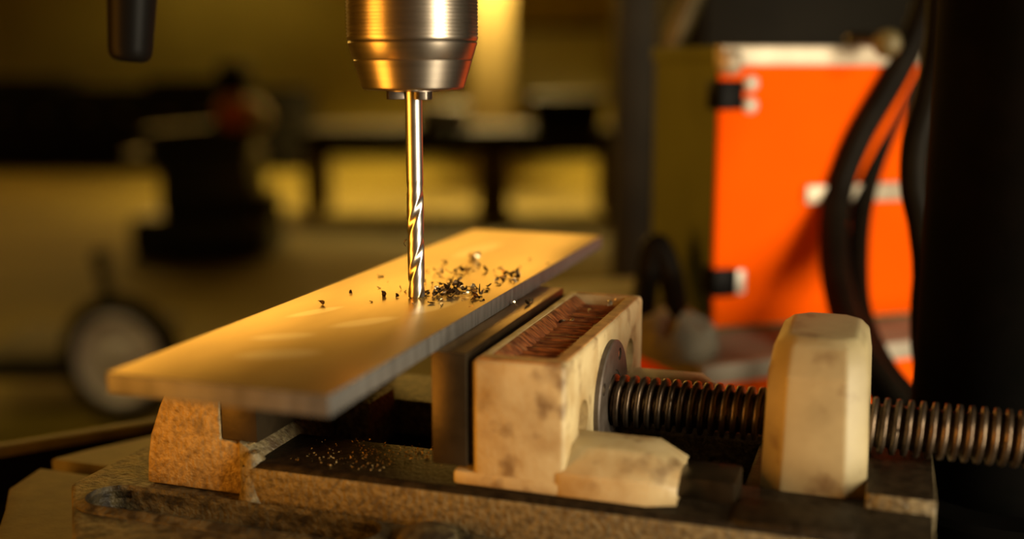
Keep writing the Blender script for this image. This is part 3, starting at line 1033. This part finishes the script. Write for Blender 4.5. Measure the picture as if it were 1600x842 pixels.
ob('motor_housing', tf(lathe([(0, 0), (100, 0), (110, 20), (110, 120), (95, 150), (0, 150)], 32), rframe(px(377, d), d + .3, pz(186, d)) @ Matrix.Rotation(math.pi / 2, 4, 'X')), 'hub', mc)
ob('tray', rbox(px(385, d), px(412, d), d + .05, d + .4, pz(348, d), pz(305, d), .03), 'dark_metal', mc)

# hand truck with a large wheel, lower left
d = 3.6
tr = empty('hand_truck', room(px(120, d), d + .2, 0), 'hand truck with a large grey hubbed wheel behind the vise', 'hand truck')
wc = (px(160, d), pz(575, d))
wr = wc[1]
Wm = rframe(wc[0], d, wc[1], math.radians(-14)) @ Matrix.Rotation(math.pi / 2, 4, 'X')
k = wr * 1000
ty = lathe([(k * .70, -24), (k * .86, -32), (k * .96, -24), (k, -8), (k, 8), (k * .96, 24), (k * .86, 32), (k * .70, 24), (k * .70, -24)], 56)
wheel = ob('wheel', tf(ty, Wm), 'rubber', tr)
ob('wheel_hub', tf(lathe([(0, -18), (k * .72, -18), (k * .72, 28), (k * .66, 34), (k * .58, 12), (k * .34, 8), (k * .28, 26), (k * .12, 34), (0, 34)], 56), Wm), 'hub', wheel)
for q in range(5):
    a = math.radians(72 * q + 20)
    ob('hub_rib', tf(box(k * .24, k * .6, -7, 7, 6, 20, 2), Wm @ Matrix.Rotation(a, 4, 'Z')), 'hub', wheel)
ob('frame', tube([room(wc[0], d + .05, wc[1]), room(wc[0] - .04, d + .1, .30), room(wc[0] - .10, d + .16, .46), room(wc[0] - .12, d + .2, .52)], .022, 12), 'dark_metal', tr)
ob('shadow_slab', rbox(px(-120, d), px(105, d), d + .06, d + .6, .12, .20, .02), 'dark_metal', tr)  # dark slab added in place of the shadow on the floor
ob('axle', rbox(wc[0] - .02, wc[0] + .02, d, d + .62, wc[1] - .02, wc[1] + .02, .008), 'dark_metal', tr)
ob('knob', tf(lathe([(0, -30), (26, -24), (34, 0), (26, 24), (0, 30)], 20), Matrix.Translation(room(wc[0] - .12, d + .2, .53))), 'dark_metal', tr)


# pendant lamp over the far floor, and two added to brighten dim parts
def pendant(right, fwd, z, power, label, color=(1.0, .72, .27), angle=112):
    t = empty('pendant_lamp', room(right, fwd, z), label, 'lamp', 'pendant lamps over the workshop')
    Fm = rframe(right, fwd, z)
    sh = bmesh.new()
    prof = [(.24, 0), (.22, .06), (.14, .16), (.06, .22), (.04, .30), (.03, .30), (.05, .215), (.13, .15), (.21, .055), (.23, 0)]
    sh = lathe(prof + [prof[0]], 40, 1.0)
    ob('shade', tf(sh, Fm), 'dark_green', t)
    ob('bulb', tf(lathe([(0, .06), (.035, .075), (.05, .11), (.035, .15), (.02, .2), (0, .2)], 20, 1.0), Fm), 'lampglow', t)
    ob('cord', tf(lathe([(0, .3), (.008, .3), (.008, RH - z), (0, RH - z)], 10, 1.0), Fm), 'black_plastic', t)
    ld = bpy.data.lights.new('pendant_light', 'SPOT')
    ld.energy = power
    ld.color = color
    ld.spot_size = math.radians(angle)
    ld.spot_blend = .6
    ld.shadow_soft_size = .2
    lo = bpy.data.objects.new('pendant_light', ld)
    lo.location = room(right, fwd, z + .03)
    COL.objects.link(lo)
    lo.parent = t
    lo.matrix_parent_inverse = Matrix.Translation(-WLOC[t])


pendant(-0.2, 11.0, 3.3, 6500, 'pendant lamp over the floor behind the workbench')
pendant(-3.4, 12.4, 3.2, 200, 'added unseen lamp lighting the far wall above the dark cabinets', angle=165)  # added out of view to lift the left part of the far wall
pendant(-2.3, 2.5, 2.9, 300, 'added unseen lamp brightening the wheel hub and floor machine')  # added out of view to brighten the wheel hub and motor cap
